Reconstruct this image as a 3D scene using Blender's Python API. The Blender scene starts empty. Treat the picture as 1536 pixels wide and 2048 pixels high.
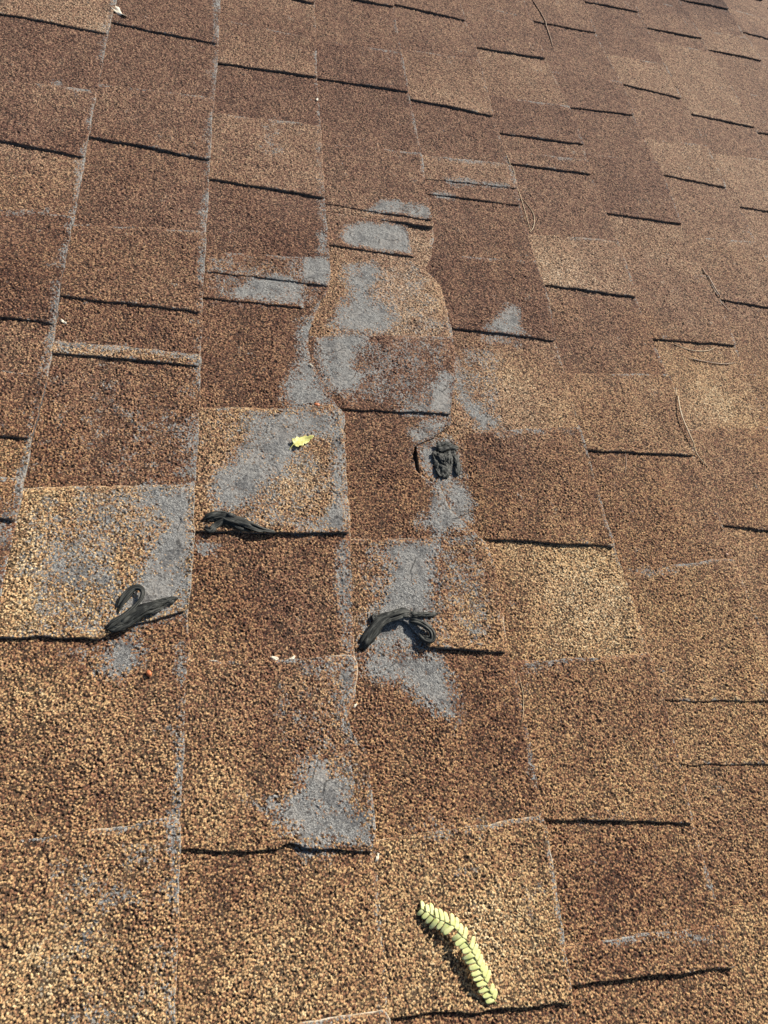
import bpy, math, random
import numpy as np
from mathutils import Matrix, Vector

# ------------------------------------------------------------------ frame of the roof slope
# roof coordinates (metres): u across the courses (down the slope), v along them, w out of the roof
PITCH = math.radians(14)
M = Matrix.Translation((0, 0, 3.2)) @ Matrix.Rotation(PITCH, 4, 'Y')
scene = bpy.context.scene
col = scene.collection

# ------------------------------------------------------------------ camera
AX, AY, AZ, CH, CU = 0.543157, -0.259754, -0.092505, 0.570336, 0.138466
cam = bpy.data.cameras.new('camera'); camo = bpy.data.objects.new('camera', cam); col.objects.link(camo)
cam.sensor_fit = 'HORIZONTAL'; cam.sensor_width = 36; cam.lens = 1407.3 / 1536 * 36
cam.clip_start = 0.02; cam.clip_end = 3000
RC = Matrix.Rotation(AZ, 4, 'Z') @ Matrix.Rotation(AY, 4, 'Y') @ Matrix.Rotation(AX, 4, 'X')
camo.matrix_world = M @ Matrix.Translation((CU, 0, CH)) @ RC
scene.camera = camo

# ------------------------------------------------------------------ sun and sky
SAZ, SEL = math.radians(42), math.radians(33)       # in roof coordinates
sd = M.to_3x3() @ Vector((math.cos(SEL)*math.cos(SAZ), math.cos(SEL)*math.sin(SAZ), math.sin(SEL)))
sun = bpy.data.lights.new('sun', 'SUN'); suno = bpy.data.objects.new('sun', sun); col.objects.link(suno)
sun.energy = 5.0; sun.angle = math.radians(0.5); sun.color = (1.0, 0.93, 0.82)
suno.rotation_euler = sd.to_track_quat('Z', 'Y').to_euler(); suno.location = (0, 0, 8)
world = bpy.data.worlds.new('World'); scene.world = world; world.use_nodes = True
wn = world.node_tree
sky = wn.nodes.new('ShaderNodeTexSky'); sky.sky_type = 'NISHITA'; sky.sun_disc = False
sky.sun_elevation = math.asin(sd.z); sky.sun_rotation = math.atan2(sd.x, sd.y)
bg = wn.nodes['Background']; bg.inputs['Strength'].default_value = 0.065
wn.links.new(sky.outputs[0], bg.inputs[0])
vs = scene.view_settings; vs.view_transform = 'Standard'; vs.look = 'None'; vs.gamma = 1; vs.exposure = 0.52
scene.cycles.feature_set = 'EXPERIMENTAL'
scene.cycles.dicing_rate = 1.0; scene.cycles.offscreen_dicing_scale = 8; scene.cycles.max_subdivisions = 8

# ------------------------------------------------------------------ survey of the roof, millimetres in roof coordinates
EDGE={
 0:[(1176, -0.2), (1073, -3.5), (800, -1.5), (703, -1.0), (600, -0.8), (503, 2.3), (441, 2.0), (396, 0.1), (328, 0.2), (245, 0.1)],
 1:[(1246, -0.4), (1064, 0.7), (942, -2.5), (834, -2.3), (677, -2.8), (597, -2.6), (497, -1.4), (428, 0.3), (353, -0.3), (291, 0.6), (253, 0.6), (230, -1.6), (209, 1.0), (167, 0.6), (72, 1.7), (-49, 4.2)],
 2:[(1319, 6.6), (1081, 0.7), (956, 0.4), (804, -1.2), (728, -0.5), (666, -0.6), (640, -4.3), (615, -14.9), (584, -26.0), (556, -31.6), (528, -30.4), (509, -22.4), (480, -14.6), (468, -6.6), (456, 1.3), (424, 1.4), (375, -0.6), (313, -0.7), (257, -2.6), (205, -4.3), (180, -3.4), (157, -8.1), (140, -14.6), (128, -12.1), (116, -1.3), (99, 0.2), (64, 1.4), (46, 1.1), (13, 1.3), (-65, 1.1)],
 3:[(1388, 4.2), (1095, 1.1), (957, 4.8), (875, 0.9), (811, -0.6), (771, 0.6), (721, -10.1), (698, -22.4), (684, -10.9), (668, -2.4), (638, -2.0), (605, 0.5), (568, -1.7), (533, -3.7), (488, -16.4), (455, -21.8), (433, -46.0), (423, -66.8), (406, -70.4), (388, -66.6), (381, -56.5), (371, -44.8), (345, -37.6), (325, -18.6), (314, -8.5), (301, -5.0), (272, -1.5), (231, -2.3), (198, -4.4), (172, 0.4), (111, 2.4), (55, 1.9), (-2, -0.1), (-67, -2.8)],
 4:[(1454, -4.8), (1369, -3.1), (1289, 2.9), (1077, -2.0), (988, 2.7), (916, 5.3), (847, -0.7), (724, 0.3), (669, 2.6), (602, -4.2), (541, -2.7), (459, -3.3), (371, -4.2), (313, -2.7), (253, 1.2), (151, 3.0), (47, -1.1), (-14, 1.3), (-56, -0.5), (-95, -2.2)],
 5:[(1526, -0.5), (1302, -1.8), (1162, 9.3), (1054, 10.5), (974, 3.2), (885, 5.1), (796, 5.3), (703, 1.7), (630, 2.5), (553, 7.7), (438, 0.1), (348, 4.4), (274, 1.3)],
 6:[(1599, 5.6), (1455, -1.4), (1288, 5.9), (1180, -0.1), (1019, 3.5), (889, -2.9), (826, -2.5), (763, 5.2), (635, -3.5), (562, -7.5)],
 7:[(1667, 0.9), (1602, -2.8), (1489, -2.2), (1283, -8.2), (1239, -3.7), (1018, -10.3), (974, -2.4), (833, -7.4)],
}
COURSES={
 0:(1,0.55,0.65,[(1070.4, 1072.8, 'd', 0.22, 0.3), (918.3, 935.4, 'r', 0.4, 0.22), (805.9, 799.5, 'd', 0.55, 0.42), (683.4, 693.6, 'r', 0.2, 0.2), (534.6, 534.4, 'd', 0.42, 0.42), (479.5, 465.4, 'r', 0.4, 0.3), (387.4, 395.6, 'd', 0.55, 0.6), (350.1, 351.8, 'r', 0.5, 0.4), (321.6, 310.6, 'd', 0.2, 0.3)]),
 1:(1,0.3,0.3,[(1109.9, 1107.9, 'd', 0.3, 0.3), (954.8, 971.9, 'r', 0.38, 0.3), (842.5, 836.8, 'd', 0.36, 0.3), (684.0, 701.2, 'r', 0.36, 0.36), (575.3, 573.1, 'd', 0.34, 0.3), (513.6, 513.5, 'r', 0.72, 0.68), (498.6, 497.3, 'd', 0.38, 0.34), (343.8, 354.2, 'r', 0.82, 0.8), (208.7, 207.2, 'd', 0.34, 0.68), (61.7, 73.7, 'r', 0.62, 0.85)]),
 2:(1,0.38,0.5,[(1064.2, 1078.4, 'd', 0.25, 0.24), (940.4, 957.6, 'r', 0.55, 0.52), (801.5, 801.8, 'd', 0.28, 0.28), (671.1, 688.3, 'r', 0.34, 0.4), (638.4, 641.5, 'd', 0.26, 0.24), (447.3, 461.3, 'r', 0.7, 0.65), (308.8, 311.7, 'd', 0.32, 0.5), (189.8, 193.1, 'r', 0.5, 0.6), (53.5, 42.1, 'd', 0.5, 0.74)]),
 3:(1,0.42,0.4,[(1335.7, 1352.2, 'd', 0.32, 0.34), (1186.8, 1204.0, 'r', 0.2, 0.22), (1081.1, 1092.2, 'd', 0.24, 0.3), (922.7, 939.9, 'r', 0.32, 0.4), (793.9, 790.9, 'd', 0.5, 0.55), (780.5, 777.5, 'd', 0.62, 0.6), (565.3, 582.4, 'r', 0.24, 0.24), (461.6, 467.1, 'd', 0.28, 0.36), (306.4, 316.8, 'r', 0.5, 0.6), (203.8, 196.0, 'd', 0.34, 0.5), (49.3, 57.5, 'r', 0.68, 0.8), (-61.6, -67.9, 'd', 0.4, 0.4)]),
 4:(1,0.3,0.34,[(1367.4, 1369.4, 'd', 0.4, 0.3), (1222.3, 1239.5, 'r', 0.42, 0.6), (1078.1, 1077.2, 'd', 0.24, 0.34), (938.8, 956.0, 'r', 0.6, 0.5), (884.5, 898.6, 'd', 0.35, 0.35), (854.1, 860.4, 'd', 0.3, 0.3), (727.2, 744.3, 'r', 0.2, 0.26), (601.0, 599.2, 'd', 0.44, 0.74), (447.0, 464.2, 'r', 0.46, 0.42), (314.2, 311.3, 'd', 0.8, 0.76), (188.4, 194.3, 'r', 0.42, 0.6), (55.5, 43.7, 'd', 0.5, 0.55), (-32.0, -32.3, 'r', 0.48, 0.5), (-56.8, -60.8, 'd', 0.5, 0.8)]),
 5:(1,0.36,0.3,[(1288.4, 1302.3, 'd', 0.58, 0.48), (1142.7, 1159.8, 'r', 0.24, 0.26), (1039.0, 1053.1, 'd', 0.4, 0.36), (994.5, 1011.2, 'r', 0.4, 0.38), (963.6, 974.0, 'd', 0.36, 0.36), (801.8, 819.0, 'r', 0.62, 0.66), (704.1, 702.5, 'd', 0.36, 0.36), (550.0, 567.1, 'r', 0.56, 0.58), (436.7, 438.2, 'd', 0.46, 0.44), (284.7, 301.9, 'r', 0.6, 0.66), (150.0, 146.2, 'd', 0.6, 0.64), (91.8, 88.5, 'd', 0.55, 0.5), (-21.2, -17.4, 'r', 0.68, 0.74)]),
 6:(1,0.4,0.36,[(1442.7, 1455.5, 'd', 0.28, 0.34), (1269.6, 1286.8, 'r', 0.28, 0.3), (1161.9, 1179.1, 'd', 0.3, 0.34), (1030.3, 1047.5, 'r', 0.26, 0.28), (884.6, 889.0, 'd', 0.62, 0.6), (757.7, 774.9, 'r', 0.5, 0.44), (630.0, 635.2, 'd', 0.62, 0.7), (479.7, 496.2, 'r', 0.44, 0.5), (346.7, 337.5, 'd', 0.62, 0.6)]),
 7:(1,0.24,0.22,[(1588.0, 1602.0, 'd', 0.28, 0.3), (1383.6, 1400.7, 'r', 0.56, 0.6), (1287.8, 1282.7, 'd', 0.42, 0.4), (1117.4, 1134.6, 'r', 0.62, 0.62), (1019.2, 1018.1, 'd', 0.46, 0.5), (864.1, 881.3, 'r', 0.55, 0.52), (729.1, 729.9, 'd', 0.5, 0.5), (587.4, 604.5, 'r', 0.55, 0.55)]),
 8:(1,0.3,0.4,[(1544.5, 1561.7, 'd', 0.4, 0.3), (1492.4, 1509.6, 'r', 0.56, 0.58), (1239.3, 1241.6, 'd', 0.4, 0.36), (1118.8, 1136.0, 'r', 0.64, 0.6), (974.3, 975.0, 'd', 0.6, 0.55)]),
 9:(1,0.2,0.2,[(1734.6, 1751.7, 'd', 0.3, 0.5), (1607.0, 1624.1, 'r', 0.55, 0.6), (1524.0, 1532.4, 'd', 0.4, 0.4), (1366.6, 1383.8, 'r', 0.4, 0.4), (1231.0, 1246.3, 'd', 0.5, 0.5)]),  # dark top tone, part of the painted shade in the far right corner
}
OVER=[(2, 'torn_layer', 0.6, [(133.9, 640.3), (255.7, 641.3), (250.3, 600.8), (135.5, 599.1)], 0.3, 0.3),(3, 'torn_layer', 0.8, [(282.3, 780.0), (393.1, 780.1), (394.1, 716.2), (280.7, 717.6)], 0.4, 0.4)]
BEND=[(1, [(4.3, 208.7), (39.3, 209.7), (57.5, 208.5), (79.7, 207.8), (83.7, 212.4), (98.3, 218.5), (112.7, 222.1), (128.1, 226.6), (142.1, 232.1)]),(3, [(282.4, 201.9), (285.8, 200.1), (295.1, 210.2), (305.3, 222.4), (326.7, 226.9), (334.9, 224.1), (346.1, 210.4), (353.0, 201.1), (370.8, 199.3), (420.7, 196.4)]),(2, [(145.7, 52.7), (187.0, 49.5), (214.0, 47.4), (221.4, 51.2), (227.0, 51.5), (232.8, 47.4), (245.4, 44.5), (286.7, 42.0)]),(2, [(141.1, 447.0), (192.2, 453.0), (227.5, 454.5), (243.0, 456.3), (264.2, 462.7), (287.8, 464.1)]),(4, [(412.0, 436.3), (432.9, 446.4), (454.3, 449.9), (504.5, 456.5), (568.9, 464.6)]),(5, [(569.7, 280.8), (600.9, 285.3), (627.2, 290.8), (701.4, 301.9)])]
WEAR=[
 (1,4,3,[(310, 757), (340, 772), (384, 775), (393, 762), (392, 722), (359, 721), (314, 721), (302, 732)]),
 (0.9,5,3,[(339, 793), (372, 825), (425, 820), (431, 801), (421, 793), (379, 793)]),
 (0.95,6,2,[(191, 638), (226, 652), (252, 640), (249, 605), (214, 606), (180, 604), (164, 609)]),
 (0.95,5,2,[(249, 660), (256, 685), (284, 695), (287, 666), (278, 642), (249, 642)]),
 (0.35,8,2,[(191, 671), (250, 684), (249, 646), (191, 642)]),
 (0.95,9,3,[(311, 689), (344, 700), (354, 684), (333, 641), (344, 627), (365, 622), (367, 606), (346, 580), (304, 577), (281, 584), (290, 609), (309, 645), (304, 670)]),
 (1,8,3,[(269, 559), (298, 571), (324, 571), (313, 543), (303, 524), (319, 508), (298, 484), (276, 481), (266, 508), (262, 543)]),
 (0.95,8,2,[(247, 578), (264, 596), (257, 542), (266, 501), (279, 465), (233, 458), (227, 482), (240, 525)]),
 (0.85,6,3,[(386, 509), (407, 531), (423, 525), (409, 466), (374, 465), (389, 488)]),
 (0.8,5,3,[(341, 465), (381, 475), (398, 466), (351, 461)]),
 (0.9,6,3,[(357, 437), (379, 456), (407, 463), (407, 455), (388, 434), (363, 424)]),
 (0.9,7,4,[(427, 568), (435, 538), (436, 501), (456, 475), (469, 463), (442, 446), (422, 493)]),
 (0.9,6,4,[(493, 628), (510, 650), (529, 653), (521, 616), (535, 601), (478, 600), (468, 603)]),
 (0.6,6,4,[(464, 600), (521, 599), (518, 582), (465, 582)]),
 (0.9,8,2,[(192, 445), (285, 459), (288, 411), (286, 352), (284, 313), (239, 312), (211, 325), (258, 325), (269, 357), (270, 416), (252, 420), (226, 376), (193, 340), (179, 329), (161, 328), (158, 365), (183, 408)]),
 (0.5,6,2,[(153, 446), (202, 450), (192, 436), (156, 435)]),
 (0.95,10,1,[(93, 350), (141, 353), (144, 291), (144, 258), (142, 233), (113, 221), (90, 216), (84, 238), (94, 261), (107, 295), (114, 320), (92, 334)]),
 (0.6,10,1,[(42, 343), (91, 347), (88, 334), (51, 334)]),
 (0.75,10,1,[(20, 300), (38, 303), (48, 287), (81, 274), (94, 256), (84, 243), (42, 246), (23, 263)]),
 (0.6,8,1,[(45, 225), (74, 227), (83, 210), (25, 210), (11, 212)]),
 (0.9,9,1,[(82, 204), (98, 213), (114, 200), (113, 188), (94, 174), (79, 180)]),
 (0.45,9,1,[(55, 200), (80, 204), (79, 182), (64, 188)]),
 (0.6,5,1,[(131, 204), (144, 211), (144, 183), (134, 188)]),
 (0.95,10,3,[(305, 298), (330, 307), (377, 312), (369, 290), (362, 249), (354, 219), (347, 200), (310, 200), (292, 205), (292, 228), (313, 252), (323, 283)]),
 (0.6,6,3,[(293, 305), (419, 314), (413, 306), (295, 298)]),
 (0.95,10,3,[(289, 200), (324, 200), (356, 197), (364, 182), (370, 159), (367, 138), (349, 145), (333, 156), (321, 169), (303, 173), (290, 182)]),
 (0.85,8,3,[(372, 379), (398, 384), (414, 367), (418, 337), (408, 324), (372, 314), (353, 328), (371, 346), (378, 364)]),
 (0.85,8,4,[(380, 379), (412, 385), (419, 361), (416, 331), (396, 339), (386, 359)]),
 (0.7,6,4,[(364, 425), (406, 442), (412, 423), (414, 385), (386, 377), (365, 391)]),
 (0.9,10,2,[(232, 107), (248, 110), (268, 94), (278, 71), (286, 50), (286, 43), (231, 47), (216, 64), (187, 83), (209, 81), (228, 88)]),
 (0.5,10,2,[(249, 125), (274, 124), (286, 93), (285, 64), (271, 79), (252, 102)]),
 (0.5,8,2,[(211, 150), (224, 148), (217, 140), (209, 142)]),
 (0.75,5,2,[(271, 307), (285, 308), (281, 200), (283, 180), (275, 140), (286, 116), (269, 117), (264, 157), (270, 200), (270, 256)]),
 (0.6,7,2,[(235, 189), (281, 190), (277, 174), (239, 178)]),
 (0.7,4,2,[(272, 454), (287, 456), (286, 352), (284, 313), (269, 313), (276, 374)]),
 (0.7,4,1,[(129, 179), (144, 167), (144, 114), (136, 86), (135, 53), (142, 37), (143, -8), (141, -46), (148, -49), (145, 72), (144, 209)]),
 (0.5,10,1,[(87, 35), (109, 39), (117, 23), (96, 16)]),
 (0.6,10,1,[(75, -37), (101, -34), (111, -45), (76, -41)]),
 (0.45,12,1,[(122, 0), (141, 7), (143, -33), (127, -23)]),
 (0.7,3,2,[(147, 299), (167, 297), (163, 287), (148, 286)]),
 (0.45,7,1,[(107, 424), (143, 446), (142, 398), (140, 358), (120, 362), (127, 397)]),
 (0.35,7,1,[(132, 496), (143, 497), (143, 428), (129, 457)]),
 (0.4,14,1,[(6, 338), (141, 353), (147, 233), (76, 210), (14, 212)]),
 (0.34,12,2,[(153, 444), (288, 460), (284, 316), (157, 312)]),
 (0.34,12,3,[(299, 686), (410, 705), (426, 584), (297, 566)]),
 (0.36,10,3,[(297, 563), (429, 581), (407, 470), (291, 466)]),
 (0.36,10,3,[(295, 303), (419, 312), (420, 200), (292, 205)]),
 (0.2,14,2,[(218, 158), (293, 182), (286, 46), (187, 56)]),
 (0.22,14,1,[(47, 59), (143, 66), (147, -49), (61, -39)]),
 (0.22,14,1,[(-13, 470), (141, 494), (142, 358), (1, 348)]),
 (0.36,8,2,[(146, 662), (280, 686), (271, 605), (149, 591)]),
 (0.36,8,4,[(435, 577), (490, 578), (474, 456), (425, 450)]),
 (0.8,4,1,[(7, 511), (26, 515), (82, 515), (138, 513), (139, 505), (73, 509), (9, 504)]),
 (0.55,6,0,[(-16, 332), (0, 330), (-2, 304), (-1, 262), (-2, 249)]),
 (0.6,4,0,[(-6, 701), (-1, 792), (-2, 778), (2, 503), (-1, 395), (-6, 384), (-5, 502), (-5, 629)]),
 (0.5,3,0,[(-8, 933), (-4, 1073), (0, 1176), (-5, 1174), (-9, 1064), (-7, 800), (-3, 799)]),
 (0.5,3,1,[(139, 837), (144, 1064), (139, 1062), (133, 832), (135, 596), (137, 497), (142, 497), (140, 597)]),
 (0.5,3,1,[(131, 1241), (143, 1246), (142, 1109), (135, 1106)]),
 (0.45,4,2,[(286, 956), (285, 804), (288, 710), (281, 700), (276, 802), (278, 954)]),
 (0.7,4,2,[(284, 751), (287, 692), (275, 703), (271, 734)]),
 (0.5,4,0,[(-73, 680), (-46, 696), (-17, 711), (-30, 691), (-57, 676)]),
 (0.5,4,0,[(-61, 941), (-45, 953), (-41, 934), (-57, 928)]),
 (0.7,3,4,[(447, 939), (561, 959), (560, 952), (462, 934)]),
 (0.7,3,4,[(456, 894), (496, 903), (567, 904), (565, 895), (469, 880)]),
 (0.7,3,4,[(437, 861), (467, 864), (473, 854), (443, 848)]),
 (0.5,5,4,[(570, 987), (587, 967), (578, 882), (566, 879)]),
 (0.35,6,4,[(565, 264), (582, 264), (583, 248), (564, 242)]),
 (0.45,5,4,[(523, -34), (551, -34), (575, -46), (565, -49), (525, -41)]),
 (0.45,8,4,[(449, 54), (523, 54), (551, 47), (483, 50)]),
 (0.5,5,5,[(576, 284), (640, 292), (643, 283), (592, 276)]),
 (0.5,5,4,[(435, 187), (484, 190), (488, 183), (441, 179)]),
 (0.4,7,3,[(317, 55), (376, 58), (369, 44), (320, 44)]),
 (0.6,4,3,[(274, 47), (285, 41), (287, 32), (279, 35)]),
 (0.4,5,3,[(315, -57), (326, -57), (327, -63), (315, -60)]),
 (0.6,5,0,[(-5, 693), (5, 696), (6, 601), (-1, 543), (-5, 542), (-3, 599)]),
 (0.3,7,2,[(203, 963), (231, 971), (229, 871), (219, 858), (203, 885)]),
 (0.35,5,3,[(440, 86), (442, 55), (442, -37), (432, -42), (428, 33), (430, 71)]),
 (0.4,5,3,[(342, 25), (358, 27), (364, 23), (345, 18)]),
 (0.5,5,4,[(454, 450), (557, 463), (555, 456), (459, 441)]),
]
TONES=[(-0.35, 1359, 1770, 293, 119, 9), (-0.3, 1231, 1733, 139, 144, 8), (0.35, 383, 642, 46, 63, 3), (0.3, 528, 257, 52, 68, 4), (-0.25, 434, 250, 21, 54, 4), (0.3, 235, 365, 29, 29, 2), (-0.2, 210, 235, 39, 38, 2), (0.25, 17, 263, 14, 70, 1), (0.3, 52, 160, 71, 23, 1), (-0.2, 81, 88, 54, 20, 1), (0.25, 408, 746, 17, 30, 3), (0.25, 23, 499, 27, 6, 1), (0.3, 594, 738, 48, 53, 5), (-0.2, 251, 719, 63, 46, 2), (0.3, 785, 536, 49, 53, 6), (0.2, -14, 1087, 37, 31, 0), (-0.2, 217, 137, 36, 36, 2), (0.2, 175, 91, 22, 44, 2), (-0.25, 492, 0, 55, 36, 4), (0.2, 363, -13, 48, 39, 3), (0.2, 63, -13, 35, 33, 1), (0.25, 487, 530, 40, 48, 4), (-0.2, 458, 407, 48, 40, 4), (0.2, 214, -14, 41, 42, 2), (-0.15, 183, 30, 21, 16, 2), (-0.2, 359, 258, 24, 31, 3), (0.2, 396, 239, 20, 30, 3), (-0.15, 412, 111, 56, 51, 3)]  # blobs at the far right corner paint its soft shade into the tone
PTS={
 'fern':[(317.7, 1.1), (328.5, -6.3), (338.3, -12.0), (348.2, -24.6), (354.0, -37.6), (358.7, -48.7), (363.3, -58.2), (365.3, -61.9)],
 'leaf':[(230.0, 403.1), (234.1, 408.9), (241.8, 414.5), (254.7, 420.7)],
 'needle1':[(729.8, 547.8), (720.2, 528.7), (712.7, 496.3), (714.4, 466.1), (719.6, 440.8), (729.7, 425.8)],
 'needle2':[(857.0, 793.5), (857.7, 767.0), (860.7, 733.4), (871.4, 705.1)],
 'needle3':[(573.4, 990.0), (576.5, 945.7), (579.7, 888.3), (579.6, 849.3), (579.6, 811.7)],
 'needle3b':[(582.7, 883.4), (592.2, 852.4), (586.9, 824.0), (577.3, 808.0)],
 'needle4':[(732.6, 1534.8), (742.9, 1472.8), (744.6, 1418.6), (741.9, 1361.1)],
 'needle5':[(751.4, 626.5), (776.4, 618.7), (801.2, 620.6), (819.3, 629.7)],
 'needle6':[(763.0, 603.4), (785.7, 600.5), (817.1, 598.8), (842.0, 604.2)],
 'needle7':[(621.3, 437.0), (617.3, 421.3), (612.2, 408.5)],
 'needle8':[(431.5, 177.6), (432.6, 158.5), (429.0, 140.8), (425.3, 132.2)],
 'needle9':[(478.8, -56.8), (488.4, -57.2), (498.0, -57.5)],
 'seed1':[(260.0, 462.8)],
 'seed2':[(115.0, 179.5)],
 'pebble':[(708.9, 307.7)],
 'scrap1':[(-6.4, 1149.2), (1.6, 1135.0), (7.0, 1134.8), (13.8, 1132.5)],
 'scrap2':[(284.2, 1022.3)],
 'scrap3':[(256.8, 516.3)],
 'scrap4':[(213.2, 192.3)],
 'scrap5':[(227.8, 192.2)],
 'scrap6':[(7.1, 540.7)],
 'scrap7':[(287.9, 37.2)],
 'scrap8':[(279.7, 151.8)],
 'tarA_loop':[(86.3, 225.2), (88.4, 234.8), (93.4, 244.6), (99.6, 250.1), (104.9, 247.6), (104.6, 240.8), (99.4, 233.2), (92.4, 225.3), (85.2, 220.1), (80.8, 215.8), (77.7, 220.0), (81.0, 225.1)],
 'tarA_b':[(80.8, 215.8), (87.1, 215.8), (98.0, 221.9), (108.3, 229.0), (119.7, 233.6), (127.5, 236.4)],
 'tarA_c':[(88.0, 218.4), (98.9, 225.4), (111.9, 233.4), (123.4, 238.1), (125.3, 239.9)],
 'tarA_d':[(111.7, 236.1), (123.3, 239.0), (135.1, 243.7)],
 'tarB_a':[(149.9, 316.7), (157.1, 322.2), (168.1, 325.0), (175.8, 320.2), (186.1, 317.1), (201.9, 311.2), (220.1, 310.0)],
 'tarB_b':[(150.9, 312.6), (157.5, 308.9), (161.8, 314.2), (170.5, 318.8), (183.9, 312.3), (197.4, 309.9)],
 'tarB_c':[(170.3, 325.1), (179.3, 321.4), (192.8, 320.1)],
 'tarC_a':[(385.5, 417.4), (400.2, 422.0), (413.5, 423.2)],
 'tarC_b':[(385.2, 423.8), (395.1, 426.1), (406.5, 425.8)],
 'tarC_c':[(381.9, 407.5), (384.8, 392.1), (390.7, 386.4), (402.6, 399.8), (406.7, 416.1), (395.1, 413.8), (384.3, 409.0)],
 'tarC_e':[(395.6, 417.7), (395.6, 405.5), (392.1, 388.3)],
 'tarC_s':[(380.3, 412.5), (384.5, 418.6), (395.9, 419.6), (408.4, 419.5), (405.4, 410.9), (400.5, 396.5), (395.5, 384.9), (389.1, 383.2), (383.3, 388.9), (381.1, 401.1)],
 'tarC_f':[(404.8, 414.7), (406.6, 400.1), (405.1, 386.2)],
 'tarC_d':[(406.7, 416.1), (407.9, 397.1), (410.4, 387.9)],
 'tarD_a':[(287.4, 197.9), (295.1, 209.3), (305.2, 221.0), (317.5, 228.2), (332.0, 232.2), (335.4, 228.4)],
 'tarD_b':[(302.1, 222.3), (301.3, 228.9), (305.8, 228.1), (327.3, 232.2)],
 'tarD_c':[(332.0, 232.2), (343.8, 231.0), (366.0, 233.7)],
 'tarD_d':[(332.3, 226.0), (342.8, 222.8), (351.4, 215.2), (351.9, 207.2), (345.7, 207.2), (340.5, 215.1)],
}

# ------------------------------------------------------------------ numpy noise
def vnoise(x, y, seed=0):
    x = np.asarray(x, float); y = np.asarray(y, float)
    xi = np.floor(x).astype(np.int64); yi = np.floor(y).astype(np.int64)
    fx = x - xi; fy = y - yi
    fx = fx*fx*(3-2*fx); fy = fy*fy*(3-2*fy)
    def h(a, b):
        n = (a*374761393 + b*668265263 + seed*1442695041) & 0xffffffff
        n = ((n ^ (n >> 13))*1274126177) & 0xffffffff
        n = n ^ (n >> 16)
        return (n & 0xffff)/32767.5 - 1
    return (h(xi, yi)*(1-fx)*(1-fy) + h(xi+1, yi)*fx*(1-fy) + h(xi, yi+1)*(1-fx)*fy + h(xi+1, yi+1)*fx*fy)
def fbm(x, y, seed=0, o=3):
    s = 0; a = 1
    for i in range(o):
        s = s + a*vnoise(np.asarray(x)*2**i, np.asarray(y)*2**i, seed+i*17); a *= .5
    return s

# ------------------------------------------------------------------ materials
def new_mat(name):
    m = bpy.data.materials.new(name); m.use_nodes = True
    nt = m.node_tree; return m, nt, nt.nodes['Principled BSDF']
def N(nt, t, **kw):
    n = nt.nodes.new(t)
    for k, v in kw.items(): setattr(n, k, v)
    return n
def math_(nt, op, a, b=None, c=None, clamp=False):
    n = N(nt, 'ShaderNodeMath', operation=op); n.use_clamp = clamp
    for i, x in enumerate((a, b, c)):
        if x is None: continue
        if isinstance(x, (int, float)): n.inputs[i].default_value = x
        else: nt.links.new(x, n.inputs[i])
    return n.outputs[0]
def ramp(nt, fac, stops, interp='LINEAR'):
    n = N(nt, 'ShaderNodeValToRGB'); n.color_ramp.interpolation = interp
    e = n.color_ramp.elements
    while len(e) < len(stops): e.new(0.5)
    for i, (p, c) in enumerate(stops): e[i].position = p; e[i].color = (*c, 1)
    nt.links.new(fac, n.inputs[0]); return n.outputs[0]
def mixc(nt, f, a, b):
    n = N(nt, 'ShaderNodeMix', data_type='RGBA')
    for s, x in ((n.inputs[0], f), (n.inputs[6], a), (n.inputs[7], b)):
        if isinstance(x, (int, float)): s.default_value = x
        elif isinstance(x, tuple): s.default_value = (*x, 1)
        else: nt.links.new(x, s)
    return n.outputs[2]
def smooth(nt, x, lo, hi, a=0., b=1.):
    n = N(nt, 'ShaderNodeMapRange', interpolation_type='SMOOTHSTEP')
    nt.links.new(x, n.inputs[0])
    for i, v in zip((1, 2, 3, 4), (lo, hi, a, b)): n.inputs[i].default_value = v
    return n.outputs[0]

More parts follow.
